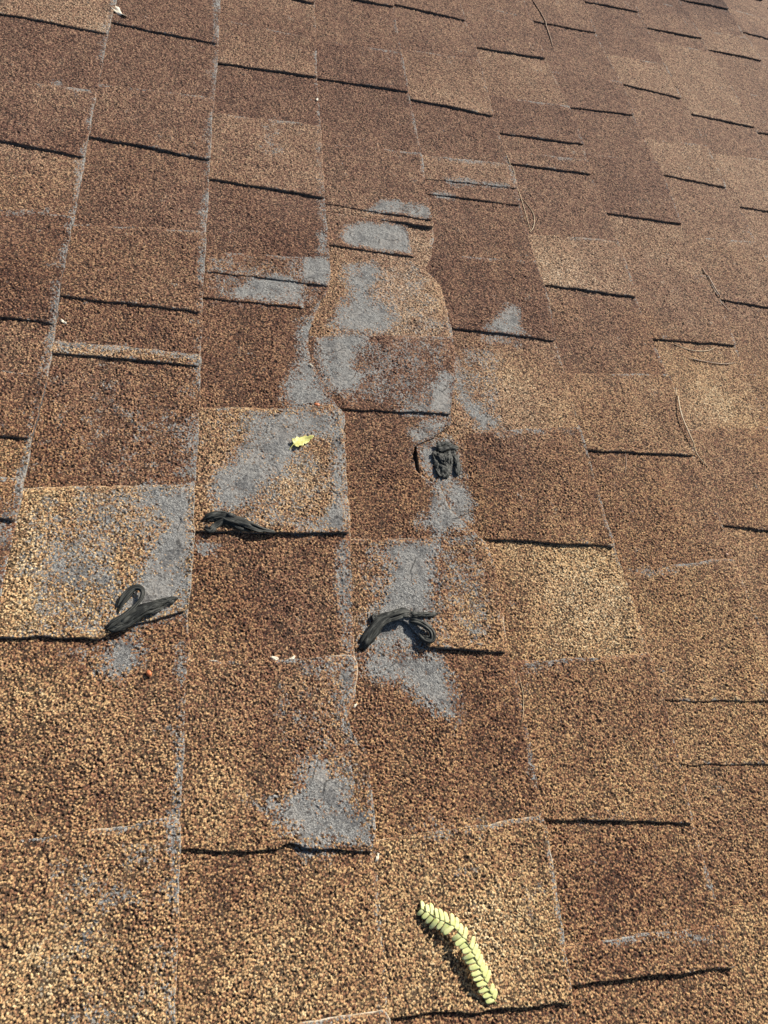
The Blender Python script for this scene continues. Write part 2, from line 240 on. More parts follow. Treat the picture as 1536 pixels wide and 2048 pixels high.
def granule_material():
    m, nt, bs = new_mat('mineral_granules')
    L = nt.links.new
    tc = N(nt, 'ShaderNodeTexCoord').outputs['Object']
    def attr(n): return N(nt, 'ShaderNodeAttribute', attribute_name=n).outputs['Fac']
    tone, wear, top = attr('tone'), attr('wear'), attr('top')
    def vor(scale, feature='F1'):
        n = N(nt, 'ShaderNodeTexVoronoi', feature=feature); n.inputs['Scale'].default_value = scale
        L(tc, n.inputs['Vector']); return n
    def noise(scale, det=2, rough=.5):
        n = N(nt, 'ShaderNodeTexNoise'); n.inputs['Scale'].default_value = scale
        n.inputs['Detail'].default_value = det; n.inputs['Roughness'].default_value = rough
        L(tc, n.inputs['Vector']); return n.outputs[0]
    va = vor(GR_SCALE); vb = vor(GR_SCALE*2.1)
    sep = N(nt, 'ShaderNodeSeparateColor'); L(va.outputs['Color'], sep.inputs[0])
    sepb = N(nt, 'ShaderNodeSeparateColor'); L(vb.outputs['Color'], sepb.inputs[0])
    n_lo = noise(14, 3, .6); n_mid = noise(70, 3, .6); n_hi = noise(260, 2, .6)
    lit_rim, red = attr('lit_rim'), attr('red')
    # wear mask with a granular, ragged boundary
    w = math_(nt, 'ADD', wear, math_(nt, 'MULTIPLY', math_(nt, 'SUBTRACT', n_mid, .5), 1.0))
    w = math_(nt, 'ADD', w, smooth(nt, noise(27, 4, .65), .58, .74, 0, .36))
    w = math_(nt, 'ADD', w, math_(nt, 'MULTIPLY', math_(nt, 'SUBTRACT', sep.outputs[1], .5), .7))
    wm = smooth(nt, w, .46, .66)
    # coloured granules
    x = math_(nt, 'ADD', math_(nt, 'MULTIPLY', tone, .55), math_(nt, 'MULTIPLY', math_(nt, 'SUBTRACT', sep.outputs[0], .5), .52))
    x = math_(nt, 'ADD', x, math_(nt, 'MULTIPLY', math_(nt, 'SUBTRACT', n_lo, .5), .28))
    x = math_(nt, 'ADD', x, math_(nt, 'MULTIPLY', math_(nt, 'SUBTRACT', n_mid, .5), .30))
    x = math_(nt, 'ADD', x, .17, clamp=True)
    warm = ramp(nt, x, [(0, (.06, .027, .021)), (.2, (.165, .074, .046)), (.4, (.315, .165, .090)), (.6, (.485, .295, .148)),
                        (.8, (.65, .445, .225)), (1, (.80, .63, .39))])
    rosy = ramp(nt, x, [(0, (.062, .030, .025)), (.2, (.162, .082, .060)), (.4, (.29, .165, .113)), (.6, (.42, .270, .170)),
                        (.8, (.56, .40, .27)), (1, (.74, .60, .45))])
    colr = mixc(nt, red, warm, rosy)
    # fine grey mineral left where the coloured granules are worn off
    grey = ramp(nt, sepb.outputs[0], [(0, (.10, .10, .10)), (.35, (.19, .19, .188)), (.7, (.30, .30, .29)), (1, (.46, .455, .43))])
    n_w = noise(32, 3, .6)
    grey = mixc(nt, smooth(nt, n_w, .45, .7, 0, .55), grey, (.36, .34, .315))
    mott = smooth(nt, noise(55, 4, .7), .5, .66, 0, .62)
    grey = mixc(nt, mott, grey, (.085, .085, .09))
    base = mixc(nt, wm, colr, grey)
    # scattered dark granules and bare asphalt specks
    spk = smooth(nt, n_hi, .62, .70)
    base = mixc(nt, math_(nt, 'MULTIPLY', spk, .6), base, (.05, .045, .045))
    da = va.outputs['Distance']; db = vb.outputs['Distance']
    miss = smooth(nt, sep.outputs[2], .15, .10)
    gap = math_(nt, 'MAXIMUM', smooth(nt, da, .46, .72), miss)
    gapb = smooth(nt, db, .5, .8)
    g = N(nt, 'ShaderNodeMix'); L(wm, g.inputs[0]); L(gap, g.inputs[2]); L(math_(nt, 'MULTIPLY', gapb, .6), g.inputs[3])
    base = mixc(nt, math_(nt, 'MULTIPLY', g.outputs[0], .85), base, (.022, .019, .018))
    # hairline cracks where the felt lies bare
    ve = N(nt, 'ShaderNodeTexVoronoi', feature='DISTANCE_TO_EDGE'); ve.inputs['Scale'].default_value = 26
    nv_ = N(nt, 'ShaderNodeTexNoise'); nv_.inputs['Scale'].default_value = 45; L(tc, nv_.inputs[0])
    ad = N(nt, 'ShaderNodeVectorMath', operation='MULTIPLY_ADD'); L(nv_.outputs['Color'], ad.inputs[0]); ad.inputs[1].default_value = (.02, .02, .02); L(tc, ad.inputs[2])
    L(ad.outputs[0], ve.inputs['Vector'])
    crk = math_(nt, 'MULTIPLY', math_(nt, 'MULTIPLY', smooth(nt, ve.outputs['Distance'], .022, .008), smooth(nt, n_w, .50, .57)), wm)
    base = mixc(nt, math_(nt, 'MULTIPLY', crk, .7), base, (.03, .03, .032))
    # cut edges: black asphalt with a rim painted pale as if sunlit
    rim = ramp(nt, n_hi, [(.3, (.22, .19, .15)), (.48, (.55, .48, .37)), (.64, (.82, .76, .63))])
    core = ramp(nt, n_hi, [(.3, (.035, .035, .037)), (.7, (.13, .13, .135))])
    edge = mixc(nt, lit_rim, core, rim)
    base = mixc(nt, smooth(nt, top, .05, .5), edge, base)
    L(base, bs.inputs['Base Color'])
    bs.inputs['Roughness'].default_value = .9
    bs.inputs['Specular IOR Level'].default_value = .12
    # height: rounded stones of uneven size, flatter fines where worn
    ha = math_(nt, 'SQRT', math_(nt, 'MAXIMUM', math_(nt, 'SUBTRACT', 1.0, math_(nt, 'MULTIPLY', math_(nt, 'MULTIPLY', da, da), 1.5)), 0))
    ha = math_(nt, 'MULTIPLY', ha, math_(nt, 'ADD', math_(nt, 'MULTIPLY', sep.outputs[2], 1.0), .35))
    ha = math_(nt, 'MULTIPLY', ha, math_(nt, 'SUBTRACT', 1.0, math_(nt, 'MULTIPLY', miss, .8)))
    hb = math_(nt, 'SQRT', math_(nt, 'MAXIMUM', math_(nt, 'SUBTRACT', 1.0, math_(nt, 'MULTIPLY', math_(nt, 'MULTIPLY', db, db), 1.5)), 0))
    hb = math_(nt, 'MULTIPLY', hb, math_(nt, 'ADD', math_(nt, 'MULTIPLY', sepb.outputs[2], .4), .25))
    hm = N(nt, 'ShaderNodeMix'); L(wm, hm.inputs[0]); L(ha, hm.inputs[2]); L(hb, hm.inputs[3])
    h = math_(nt, 'ADD', hm.outputs[0], math_(nt, 'ADD', math_(nt, 'MULTIPLY', n_mid, .9), math_(nt, 'MULTIPLY', n_hi, .8)))
    h = math_(nt, 'SUBTRACT', h, .85)
    h = math_(nt, 'MULTIPLY', h, math_(nt, 'MULTIPLY', smooth(nt, top, .4, 1), GR_H))
    cv = N(nt, 'ShaderNodeCombineXYZ'); L(h, cv.inputs[2])
    vd = N(nt, 'ShaderNodeVectorDisplacement', space='OBJECT')
    L(cv.outputs[0], vd.inputs[0]); vd.inputs['Midlevel'].default_value = 0; vd.inputs['Scale'].default_value = 1
    L(vd.outputs[0], nt.nodes['Material Output'].inputs['Displacement'])
    m.displacement_method = DISP
    return m
GR_SCALE = 740; GR_H = .00135; DISP = 'DISPLACEMENT'
MAT_GR = granule_material()

def simple_mat(name, c1, c2, scale=200, rough=.6, bump=.0, spec=.5, sub=0, stretch=None):
    m, nt, bs = new_mat(name); L = nt.links.new
    tc = N(nt, 'ShaderNodeTexCoord').outputs['Object']
    n = N(nt, 'ShaderNodeTexNoise'); n.inputs['Scale'].default_value = scale; n.inputs['Detail'].default_value = 4
    L(tc, n.inputs[0])
    L(ramp(nt, n.outputs[0], [(.3, c1), (.7, c2)]), bs.inputs['Base Color'])
    bs.inputs['Roughness'].default_value = rough; bs.inputs['Specular IOR Level'].default_value = spec
    if sub:
        bs.inputs['Subsurface Weight'].default_value = sub; bs.inputs['Subsurface Scale'].default_value = .001
    if bump:
        b = N(nt, 'ShaderNodeBump'); b.inputs['Distance'].default_value = bump; L(n.outputs[0], b.inputs['Height']); L(b.outputs[0], bs.inputs['Normal'])
    return m
def tar_material():
    m, nt, bs = new_mat('weathered_sealant'); L = nt.links.new
    cv = N(nt, 'ShaderNodeCombineXYZ')
    for i, a in enumerate(('around', 'along')): L(N(nt, 'ShaderNodeAttribute', attribute_name=a).outputs['Fac'], cv.inputs[i])
    n = N(nt, 'ShaderNodeTexNoise'); n.inputs['Scale'].default_value = 4.5; n.inputs['Detail'].default_value = 3; n.inputs['Roughness'].default_value = .5; L(cv.outputs[0], n.inputs[0])
    L(ramp(nt, n.outputs[0], [(.35, (.008, .009, .009)), (.5, (.026, .028, .026)), (.68, (.09, .092, .082))]), bs.inputs['Base Color'])
    bs.inputs['Roughness'].default_value = .62; bs.inputs['Specular IOR Level'].default_value = .3
    b = N(nt, 'ShaderNodeBump'); b.inputs['Distance'].default_value = .0008; L(n.outputs[0], b.inputs['Height']); L(b.outputs[0], bs.inputs['Normal'])
    return m
MAT_TAR = tar_material()
MAT_FERN = simple_mat('fern_leaflets', (.60, .66, .22), (.80, .80, .40), 300, .55, .0001, .4)
MAT_FSTEM = simple_mat('fern_stem', (.16, .17, .06), (.30, .30, .12), 300, .6)
MAT_LEAF = simple_mat('yellow_leaf', (.42, .42, .10), (.76, .72, .28), 260, .5, .0003)
MAT_NEEDLE = simple_mat('pale_needle', (.40, .28, .15), (.66, .50, .30), 120, .5)
MAT_DKNEEDLE = simple_mat('brown_needle', (.16, .09, .05), (.34, .20, .11), 120, .5)
MAT_SEED = simple_mat('red_seed', (.36, .10, .035), (.55, .19, .07), 260, .45, .0001)
MAT_SCRAP = simple_mat('dry_petal', (.62, .54, .40), (.85, .80, .68), 300, .7, .0002)
MAT_DECK = simple_mat('roofing_felt', (.02, .02, .02), (.05, .048, .045), 60, .9)
MAT_GROUND = simple_mat('lawn', (.03, .06, .015), (.08, .12, .03), 3, .9)

# ------------------------------------------------------------------ roof geometry
E_ = 143.0                       # exposure of a course, mm
BUTT, LV = 3.0, 2.3              # butt height and laminate thickness, mm
TOPV, BOTV = 2350, -330
def edge_u(k, v):
    v = np.asarray(v, float); o = np.zeros_like(v)
    if k in EDGE:
        a = sorted(EDGE[k]); xs = [p[0] for p in a]; ys = [p[1] for p in a]
        o = np.interp(v, [xs[0]-60]+xs+[xs[-1]+60], [0]+ys+[0])
    rag = .8*fbm(v/11, v*0+k*7.3, 5) + .45*vnoise(v/2.7, v*0+k, 9)
    if k in (2, 3): rag = rag + 1.3*fbm(v/6, v*0+k*3.3, 91)*np.clip(1-np.abs(v-470)/330, 0, 1)
    return k*E_ + o + rag
def waviness(u, v):
    return 1.0*vnoise(u/160, v/190, 3) + .45*vnoise(u/55, v/70, 4) + .12*vnoise(u/17, v/21, 8)
def height(k, lv, u, v):         # top of a patch of course k, laminate level lv
    s = (np.asarray(u, float) - (k-1)*E_)/E_
    z = BUTT*s + LV*lv
    if lv > 0: z = z - LV*lv*.45*np.clip(-s/.06, 0, 1)
    return z + waviness(u, v)

def build_courses():
    rnd = random.Random(5)
    res = {}
    for k in range(-2, 13):
        pats = []
        if k in COURSES:
            lv, ta, tb, bs = COURSES[k]
            bounds = []
            v = bs[0][0]; up = []
            kind = 'r' if bs[0][2] == 'd' else 'd'
            while v < TOPV:
                v += rnd.uniform(90, 170); up.append((v, v, kind, rnd.uniform(.25, .6), rnd.uniform(.25, .6))); kind = 'r' if kind == 'd' else 'd'
            up.reverse()
            up[-1] = up[-1][:3] + (ta, tb)
            bounds = up + list(bs)
            v = min(bs[-1][:2]); kind = 'r' if bs[-1][2] == 'd' else 'd'
            while v > BOTV:
                v -= rnd.uniform(90, 170); bounds.append((v, v, kind, rnd.uniform(.4, .8), rnd.uniform(.4, .8))); kind = 'r' if kind == 'd' else 'd'
        else:
            v = TOPV; kind = 'd'; bounds = []
            while v > BOTV:
                bounds.append((v, v, kind, rnd.uniform(.25, .6), rnd.uniform(.25, .6))); v -= rnd.uniform(90, 170); kind = 'r' if kind == 'd' else 'd'
        lev = 1.0 if bounds[0][2] == 'd' else 0.0
        n = len(bounds)
        for i in range(n):
            b = bounds[i]
            if b[2] == 'r': lev = 1.0
            else:
                nxt = bounds[i+1][2] if i+1 < n else 'r'
                lev = .5 if (nxt == 'd') else 0.0
            nb = bounds[i+1] if i+1 < n else (b[0]-120, b[1]-120, 'd' if lev else 'r', .5, .5)
            pats.append(dict(k=k, lv=lev, vt=b[:2], vb=nb[:2], kt=b[2], kb=nb[2], t0=b[3], t1=b[4]))
        res[k] = pats
    return res
PATCHES = build_courses()

def surf(u, v):                  # height of the roof at u, v in mm
    best = -9.
    for k in PATCHES:
        if u > float(edge_u(k, v)) or u < (k-1)*E_ - 60: continue
        if best > -9: break
        for p in PATCHES[k]:
            s = (u-(k-1)*E_)/E_
            if p['vb'][0]*(1-s)+p['vb'][1]*s <= v <= p['vt'][0]*(1-s)+p['vt'][1]*s:
                best = max(best, float(height(k, p['lv'], u, v)))
        for o in OVER:
            if o[0] == k:
                us = [q[0] for q in o[3]]; vs_ = [q[1] for q in o[3]]
                if min(us) < u < max(us) and min(vs_) < v < max(vs_): best = max(best, float(height(k, o[2], u, v)))
    return best + .35

def seg_dist(P, a, b):
    d = b-a; t = np.clip(((P-a)@d)/max(d@d, 1e-9), 0, 1)
    return np.linalg.norm(P-(a+t[:, None]*d), axis=1)
def wear_at(k, u, v):
    P = np.stack([u, v], 1); w = np.zeros(len(u))
    for s, soft, kk, pts in WEAR:
        if kk != k: continue
        a = np.array(pts, float)
        if a[:, 0].max()+20 < u.min() or a[:, 0].min()-20 > u.max() or a[:, 1].max()+20 < v.min() or a[:, 1].min()-20 > v.max(): continue
        ins = np.zeros(len(u), bool); dist = np.full(len(u), 1e9)
        for i in range(len(a)):
            p, q = a[i], a[(i+1) % len(a)]
            c = ((p[1] > v) != (q[1] > v)) & (u < (q[0]-p[0])*(v-p[1])/(q[1]-p[1]+1e-9)+p[0])
            ins ^= c
            dist = np.minimum(dist, seg_dist(P, p, q))
        sd_ = np.where(ins, dist, -dist)
        w = np.maximum(w, s*np.clip(.5+sd_/(2.6*soft), 0, 1))
    return w
def tone_at(k, u, v, base):
    t = base.copy()
    for d, cu, cv, ru, rv, kk in TONES:
        if kk == k:
            q = ((u-cu)/max(ru, 5))**2 + ((v-cv)/max(rv, 5))**2
            t += d*np.exp(-q*1.1)
    return t

def bound(k, vv, u):             # a tab boundary across the course; some follow a torn line
    s = (u-(k-1)*E_)/E_
    lin = vv[0]*(1-s)+vv[1]*s
    for kk, pts in BEND:
        if kk == k:
            a = np.array(pts)
            c = a[:, 0].mean(); s0 = (c-(k-1)*E_)/E_
            if abs(vv[0]*(1-s0)+vv[1]*s0 - np.median(a[:, 1])) < 9:
                return np.interp(u, a[:, 0], a[:, 1])
    return lin
def make_mesh(name, verts, faces, mats, attrs=None, smooth_=True):
    me = bpy.data.meshes.new(name)
    me.from_pydata([tuple(x) for x in verts], [], [tuple(f) for f in faces])
    for m_ in mats: me.materials.append(m_)
    if smooth_: me.polygons.foreach_set('use_smooth', [True]*len(me.polygons))
    for an, av in (attrs or {}).items():
        at = me.attributes.new(an, 'FLOAT', 'POINT'); at.data.foreach_set('value', np.asarray(av, np.float32))
    me.update(); return me

def grid_patch(name, uv_fn, k, lv, t0, t1, lift, org, step=4.0, vt_ext=0, vb_ext=0, nominal=None):
    """uv_fn(a, b) -> u, v over the unit square (a down in v, b across in u); returns a closed slab mesh"""
    nu, nv, fn = uv_fn; nu = max(nu, 4); nv = max(nv, 4)
    ea, eb_ = min(.3, 1.0/(nv*step)), min(.3, 1.1/(nu*step))
    a = np.r_[0, ea, np.linspace(0, 1, nv)[1:-1], 1-ea*.8, 1]; b = np.r_[0, np.linspace(0, 1, nu)[1:-1], 1-eb_, 1]
    nv += 2; nu += 1
    A, B = np.meshgrid(a, b, indexing='ij')
    Uu, Vv, vb = fn(A, B)
    u = Uu.ravel(); v = Vv.ravel()
    z = height(k, lv, u, v)
    dv = np.clip(v-vb.ravel(), 0, 200)
    z = z + lift(u, v, dv)*(.75+.5*vnoise(u/37, v*0+k*2.2+lv, 81)+.3*vnoise(u/11, v*0+k, 82))
    s = (u-(k-1)*E_)
    tone = (tone_at(k, u, v, t0*(1-A.ravel())+t1*A.ravel())-.45)*1.05+.45
    wear = wear_at(k, u, v)
    red = np.clip((v-150)/700+.25*fbm(u/120, v/120, 61), 0, 1)
    # granules rub off along the exposed butt edge
    du = Uu[:, -1][:, None].repeat(nu, 1).ravel() - u
    amt = np.clip((.55 if k < 2 else .42 if k < 4 else .36)+.34*vnoise(v/38, v*0+k*3.1, 21), 0, .75)
    wid = 9 if k < 2 else 5.5 if k < 4 else 4
    wear = np.maximum(wear, amt*np.clip(1-du/(wid+3*vnoise(v/20, v*0+k, 22)), 0, 1)**.6)
    wear = wear + .10*fbm(u/30, v/30, 31)
    if lv > 0: wear = np.maximum(wear, .42*np.clip(1-dv/4, 0, 1)*(.5+.5*vnoise(u/14, u*0+k, 23)))
    if vt_ext == 0:
        dt = (Vv[0][None, :].repeat(nv, 0).ravel()-v)
        wear = np.maximum(wear, np.clip(.40+.4*vnoise(u/25, u*0+k+lv, 24), 0, .7)*np.clip(1-dt/5, 0, 1)**.7)
    top = np.ones(len(u))
    T = np.stack([u, v, z], 1)
    # boundary ring, anticlockwise seen from above
    idx = np.arange(nu*nv).reshape(nv, nu)
    ring = list(idx[0, :]) + list(idx[1:, -1]) + list(idx[-1, -2::-1]) + list(idx[-2:0:-1, 0])
    n0 = len(T)
    lip = T[ring].copy(); lip[:, 2] -= .7
    low = T[ring].copy(); low[:, 2] -= 4.2 + LV*lv*.3
    base_lo = n0 + len(ring)
    faces = []
    i0 = idx[:-1, :-1].ravel(); i1 = idx[1:, :-1].ravel(); i2 = idx[1:, 1:].ravel(); i3 = idx[:-1, 1:].ravel()
    faces += list(zip(i0.tolist(), i1.tolist(), i2.tolist(), i3.tolist()))
    R = len(ring)
    for i in range(R):
        j = (i+1) % R
        faces.append((ring[i], ring[j], n0+j, n0+i))
        faces.append((n0+i, n0+j, base_lo+j, base_lo+i))

    rr = np.array(ring)
    # sunlight painted as pale rims, here and there on edges facing the sun
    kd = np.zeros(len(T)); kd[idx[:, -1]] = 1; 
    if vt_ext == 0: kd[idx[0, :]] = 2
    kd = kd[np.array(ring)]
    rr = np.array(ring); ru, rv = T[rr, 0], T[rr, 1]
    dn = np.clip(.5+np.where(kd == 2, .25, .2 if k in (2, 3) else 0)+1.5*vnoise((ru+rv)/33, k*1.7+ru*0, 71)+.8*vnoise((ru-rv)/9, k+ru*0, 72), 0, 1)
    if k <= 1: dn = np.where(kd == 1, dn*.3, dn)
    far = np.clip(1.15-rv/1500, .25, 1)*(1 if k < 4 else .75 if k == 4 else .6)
    lit_rim_r = np.where(kd > 0, dn*far, 0)
    out_ = np.where(kd == 1, .55, 0)*(.5+lit_rim_r); lip[:, 0] += out_; low[:, 0] += out_*1.3
    lip[:, 1] += np.where(kd == 2, .5, 0)*(.5+lit_rim_r); low[:, 1] += np.where(kd == 2, .7, 0)
    lipt = np.where(kd > 0, 1-.8*lit_rim_r, .0)
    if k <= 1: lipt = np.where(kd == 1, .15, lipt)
    top[rr] = np.where(kd > 0, 1-.62*lit_rim_r, .6)
    lit_rim = np.zeros(len(T)); lit_rim[rr] = lit_rim_r
    if k > 1: lit_rim[idx[:, -2]] = lit_rim[idx[:, -1]]*.9; top[idx[:, -2]] = 1-.5*lit_rim[idx[:, -1]]
    if vt_ext == 0: lit_rim[idx[1, :]] = np.maximum(lit_rim[idx[1, :]], lit_rim[idx[0, :]]*.9); top[idx[1, :]] = np.minimum(top[idx[1, :]], 1-.5*lit_rim[idx[0, :]])
    V = np.concatenate([T, lip, low], 0)
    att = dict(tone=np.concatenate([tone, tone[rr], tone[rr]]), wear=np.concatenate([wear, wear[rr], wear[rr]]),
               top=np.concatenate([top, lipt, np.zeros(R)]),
               lit_rim=np.concatenate([lit_rim, lit_rim_r, lit_rim_r*0]), red=np.concatenate([red, red[rr], red[rr]]))
    V = (V - np.array(org))*.001
    me = make_mesh(name, V, faces, [MAT_GR], att)
    ev = np.zeros(len(me.edges)*2, np.int32); me.edges.foreach_get('vertices', ev); ev = ev.reshape(-1, 2)
    inr = np.zeros(len(V), bool); inr[rr] = True
    sh = inr[ev[:, 0]] & inr[ev[:, 1]]
    a_ = me.attributes.new('sharp_edge', 'BOOLEAN', 'EDGE'); a_.data.foreach_set('value', sh)
    return me

def patch_mesh(p, org, name):
    k = p['k']; vt, vb = p['vt'], p['vb']
    et = 7 if (p['kt'] == 'd') else 0        # the higher neighbour covers this edge
    eb = 7 if (p['kb'] == 'r') else 0
    uL, uR = (k-1)*E_-(64 if k-1 in (2, 3) else 18), k*E_
    vmid = (vt[0]+vt[1])/2
    step = 4.5 if -200 < vmid < 700 else 7
    nu = max(6, int((uR-uL)/step)); nv = max(3, int((min(vt)-max(vb)+et+eb)/step))
    sd_ = int(abs(vt[0])*7) % 97; sb = int(abs(vb[0])*7) % 97
    if et == 0: pass
    def fn(A, B):
        un = uL+(uR-uL)*B
        T = bound(k, vt, un) + (.9*fbm(un/16, un*0+sd_, 41)+.8*vnoise(un/60, un*0+sd_, 42) if et == 0 else 0) + et
        Bv = bound(k, vb, un) + (.9*fbm(un/16, un*0+sb, 41)+.8*vnoise(un/60, un*0+sb, 42) if eb == 0 else 0) - eb
        # rounded outer corners of a raised tab
        v = T + (Bv-T)*A
        r = edge_u(k, v)
        if p['lv'] > 0:
            for dd, e_ in ((T-v, et), (v-Bv, eb)):
                if e_ == 0: r = r - 3.2*np.clip(1-dd/4.5, 0, 1)**2
        u = uL+(r-uL)*B
        return u, v, Bv
    amp = (.9 if vb[0] < 350 else .4)+1.2*((sb*37) % 10)/10
    if p['kb'] == 'r': amp = 0
    amp2 = .5*((sb*53) % 10)/10
    def lift(u, v, dv):
        s = np.clip((u-(k-1)*E_)/E_, 0, 1)
        z = amp*np.exp(-dv/14)*(.35+.65*np.sin(s*math.pi*(.6+amp2)))
        if k == 3 and 765 < min(vb) < 800: z = z + 3.2*np.exp(-dv/12)*s**3
        if k == 3 and 40 < min(vb) < 60: z = z
        return z
    return grid_patch(name, (nu, nv, fn), k, p['lv'], p['t0'], p['t1'], lift, org, vt_ext=et)

def over_mesh(o, org):
    k, name, lv, q, t0, t1 = o
    q = np.array(q, float)              # TL TR BR BL
    nu = int(np.linalg.norm(q[1]-q[0])/4.5); nv = max(4, int(np.linalg.norm(q[3]-q[0])/4.5))
    def fn(A, B):
        t = q[0]+(q[1]-q[0])*B[..., None]; b = q[3]+(q[2]-q[3])*B[..., None]
        P = t+(b-t)*A[..., None]
        jb = .9*fbm(P[..., 0]/14, P[..., 0]*0+k, 51)*A
        ju = 1.2*fbm(P[..., 1]/8, P[..., 1]*0+k, 52)*B
        return P[..., 0]+ju, P[..., 1]+jb, b[..., 1]
    return grid_patch(name, (nu, nv, fn), k, lv, t0, t1, lambda u, v, dv: .6*np.exp(-dv/10), org)

def ob(name, me, parent=None, loc=(0, 0, 0)):
    o = bpy.data.objects.new(name, me); col.objects.link(o)
    if parent: o.parent = parent
    else: o.matrix_world = M @ Matrix.Translation(loc)
    return o
def tag(o, label=None, cat=None, group=None, kind=None):
    for a_, b_ in (('label', label), ('category', cat), ('group', group), ('kind', kind)):
        if b_: o[a_] = b_
    return o
def adaptive(o):
    if DISP == 'BUMP': return
    md = o.modifiers.new('dice', 'SUBSURF'); md.subdivision_type = 'SIMPLE'; md.levels = 0; md.render_levels = 1
    o.cycles.use_adaptive_subdivision = True

# joints between the shingles of a course (v in mm) and one label for each shingle, far end first
SHINGLE_TABLE = {
 0: ([534], ['shingle at upper left corner with a tan tab above a dark seam', 'narrow strip of shingle at the left edge below the upper left shingle']),
 1: ([497], ['reddish brown shingle left of centre ending in a narrow tan strip', 'shingle at lower left under the looped black sealant, grey worn patches']),
 2: ([601], ['upper shingle with a square tan tab and a torn grey strip below it', 'shingle with a big grey worn patch carrying the yellow leaf']),
 3: ([779, 199], ['long brown shingle at top middle with a curled lower corner', 'badly worn centre shingle with grey patches and the torn notch', 'tan shingle at the bottom carrying the fern frond']),
 4: ([1077, 455], ['upper shingle right of the middle with a tan tab near the top', 'red brown shingle with a bluish grey worn spot right of the centre', 'golden and dark brown shingle right of the wishbone sealant']),
 5: ([968, 293], ['brown shingle at upper right of centre under the reddish curved needle', 'brown shingle with three dark seams crossed by the very short needle', 'tan shingle at lower right with two close dark seams']),
 6: ([1278, 632], ['narrow brown shingle near the top, right of the reddish needle', 'shingle with a doubled dark seam and the dark slanting needle', 'warm tan shingle carrying the long pale curved needle']),
 7: ([1392], ['dark brown shingle at the top right with one short seam', 'tan and brown shingle near the right edge with a bright tan upper tab']),
 8: ([1240], ['dark shingle in the upper right with a bright tan strip', 'tan shingle on the right edge below the bright tan strip']),
 9: ([1375], ['shingle in the top right corner', 'shingle on the right edge just below the top right corner']),
}
VIS = {0: (250, 1300), 1: (-200, 1350), 2: (-220, 1450), 3: (-230, 1560), 4: (-230, 1640), 5: (-230, 1700), 6: (180, 1800), 7: (500, 1900), 8: (850, 1980), 9: (1150, 2080)}
SHINGLES = SHINGLE_TABLE
outer = []
for k in PATCHES:
    if k not in SHINGLES:
        outer += [(p, 'tab') for p in PATCHES[k]]
        continue
    joints, labels = SHINGLES[k]
    groups = [[] for _ in labels]
    for p in PATCHES[k]:
        vm = (p['vt'][0]+p['vb'][0])/2
        lo, hi = VIS[k]
        if vm > hi or vm < lo: outer.append((p, 'tab')); continue
        groups[sum(vm < j for j in joints)].append(p)
    for g, lab in zip(groups, labels):
        if not g: continue
        vm = (g[0]['vt'][0]+g[-1]['vb'][0])/2
        org = ((k-.5)*E_, vm, 0)
        root = ob('roof_shingle', None, None, tuple(x*.001 for x in org))
        root.empty_display_size = .05
        tag(root, lab, 'shingle', 'laminated asphalt shingles laid in overlapping courses')
        for p in g:
            nm = 'tab' if p['lv'] > 0 else 'backing'
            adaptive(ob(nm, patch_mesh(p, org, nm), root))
        for o in OVER:
            if o[0] == k and g[-1]['vb'][0] < np.mean([q[1] for q in o[3]]) < g[0]['vt'][0]:
                adaptive(ob(o[1], over_mesh(o, org), root))
# the rest of the slope beyond the picture: one low sheet of joined courses
def join_meshes(lst):
    V = []; F = []; at = {'tone': [], 'wear': [], 'top': [], 'lit_rim': [], 'red': []}; n = 0
    for me in lst:
        c = np.zeros(len(me.vertices)*3, np.float32); me.vertices.foreach_get('co', c); V.append(c.reshape(-1, 3))
        F += [tuple(i+n for i in p_.vertices) for p_ in me.polygons]
        for a_ in at:
            d = np.zeros(len(me.vertices), np.float32); me.attributes[a_].data.foreach_get('value', d); at[a_].append(d)
        n += len(me.vertices); bpy.data.meshes.remove(me)
    return make_mesh('roof_slope', np.concatenate(V), F, [MAT_GR], {a_: np.concatenate(b_) for a_, b_ in at.items()})
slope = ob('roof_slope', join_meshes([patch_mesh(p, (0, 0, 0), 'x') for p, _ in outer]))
tag(slope, 'brown shingled roof slope running on past the edges of the picture', kind='structure')

def box(name, lo, hi, mat, loc):
    v = [(x, y, z) for x in (lo[0], hi[0]) for y in (lo[1], hi[1]) for z in (lo[2], hi[2])]
    f = [(0, 1, 3, 2), (4, 6, 7, 5), (0, 4, 5, 1), (2, 3, 7, 6), (0, 2, 6, 4), (1, 5, 7, 3)]
    return ob(name, make_mesh(name, v, f, [mat], None, False), None, loc)
dk = box('roof_deck', (-.6, -.7, -.03), (1.95, 2.65, -.006), MAT_DECK, (0, 0, 0)); tag(dk, kind='structure')
gm = make_mesh('ground', [(-600, -600, 0), (600, -600, 0), (600, 600, 0), (-600, 600, 0)], [(0, 1, 2, 3)], [MAT_GROUND])
g_ = bpy.data.objects.new('ground', gm); col.objects.link(g_); tag(g_, kind='structure')

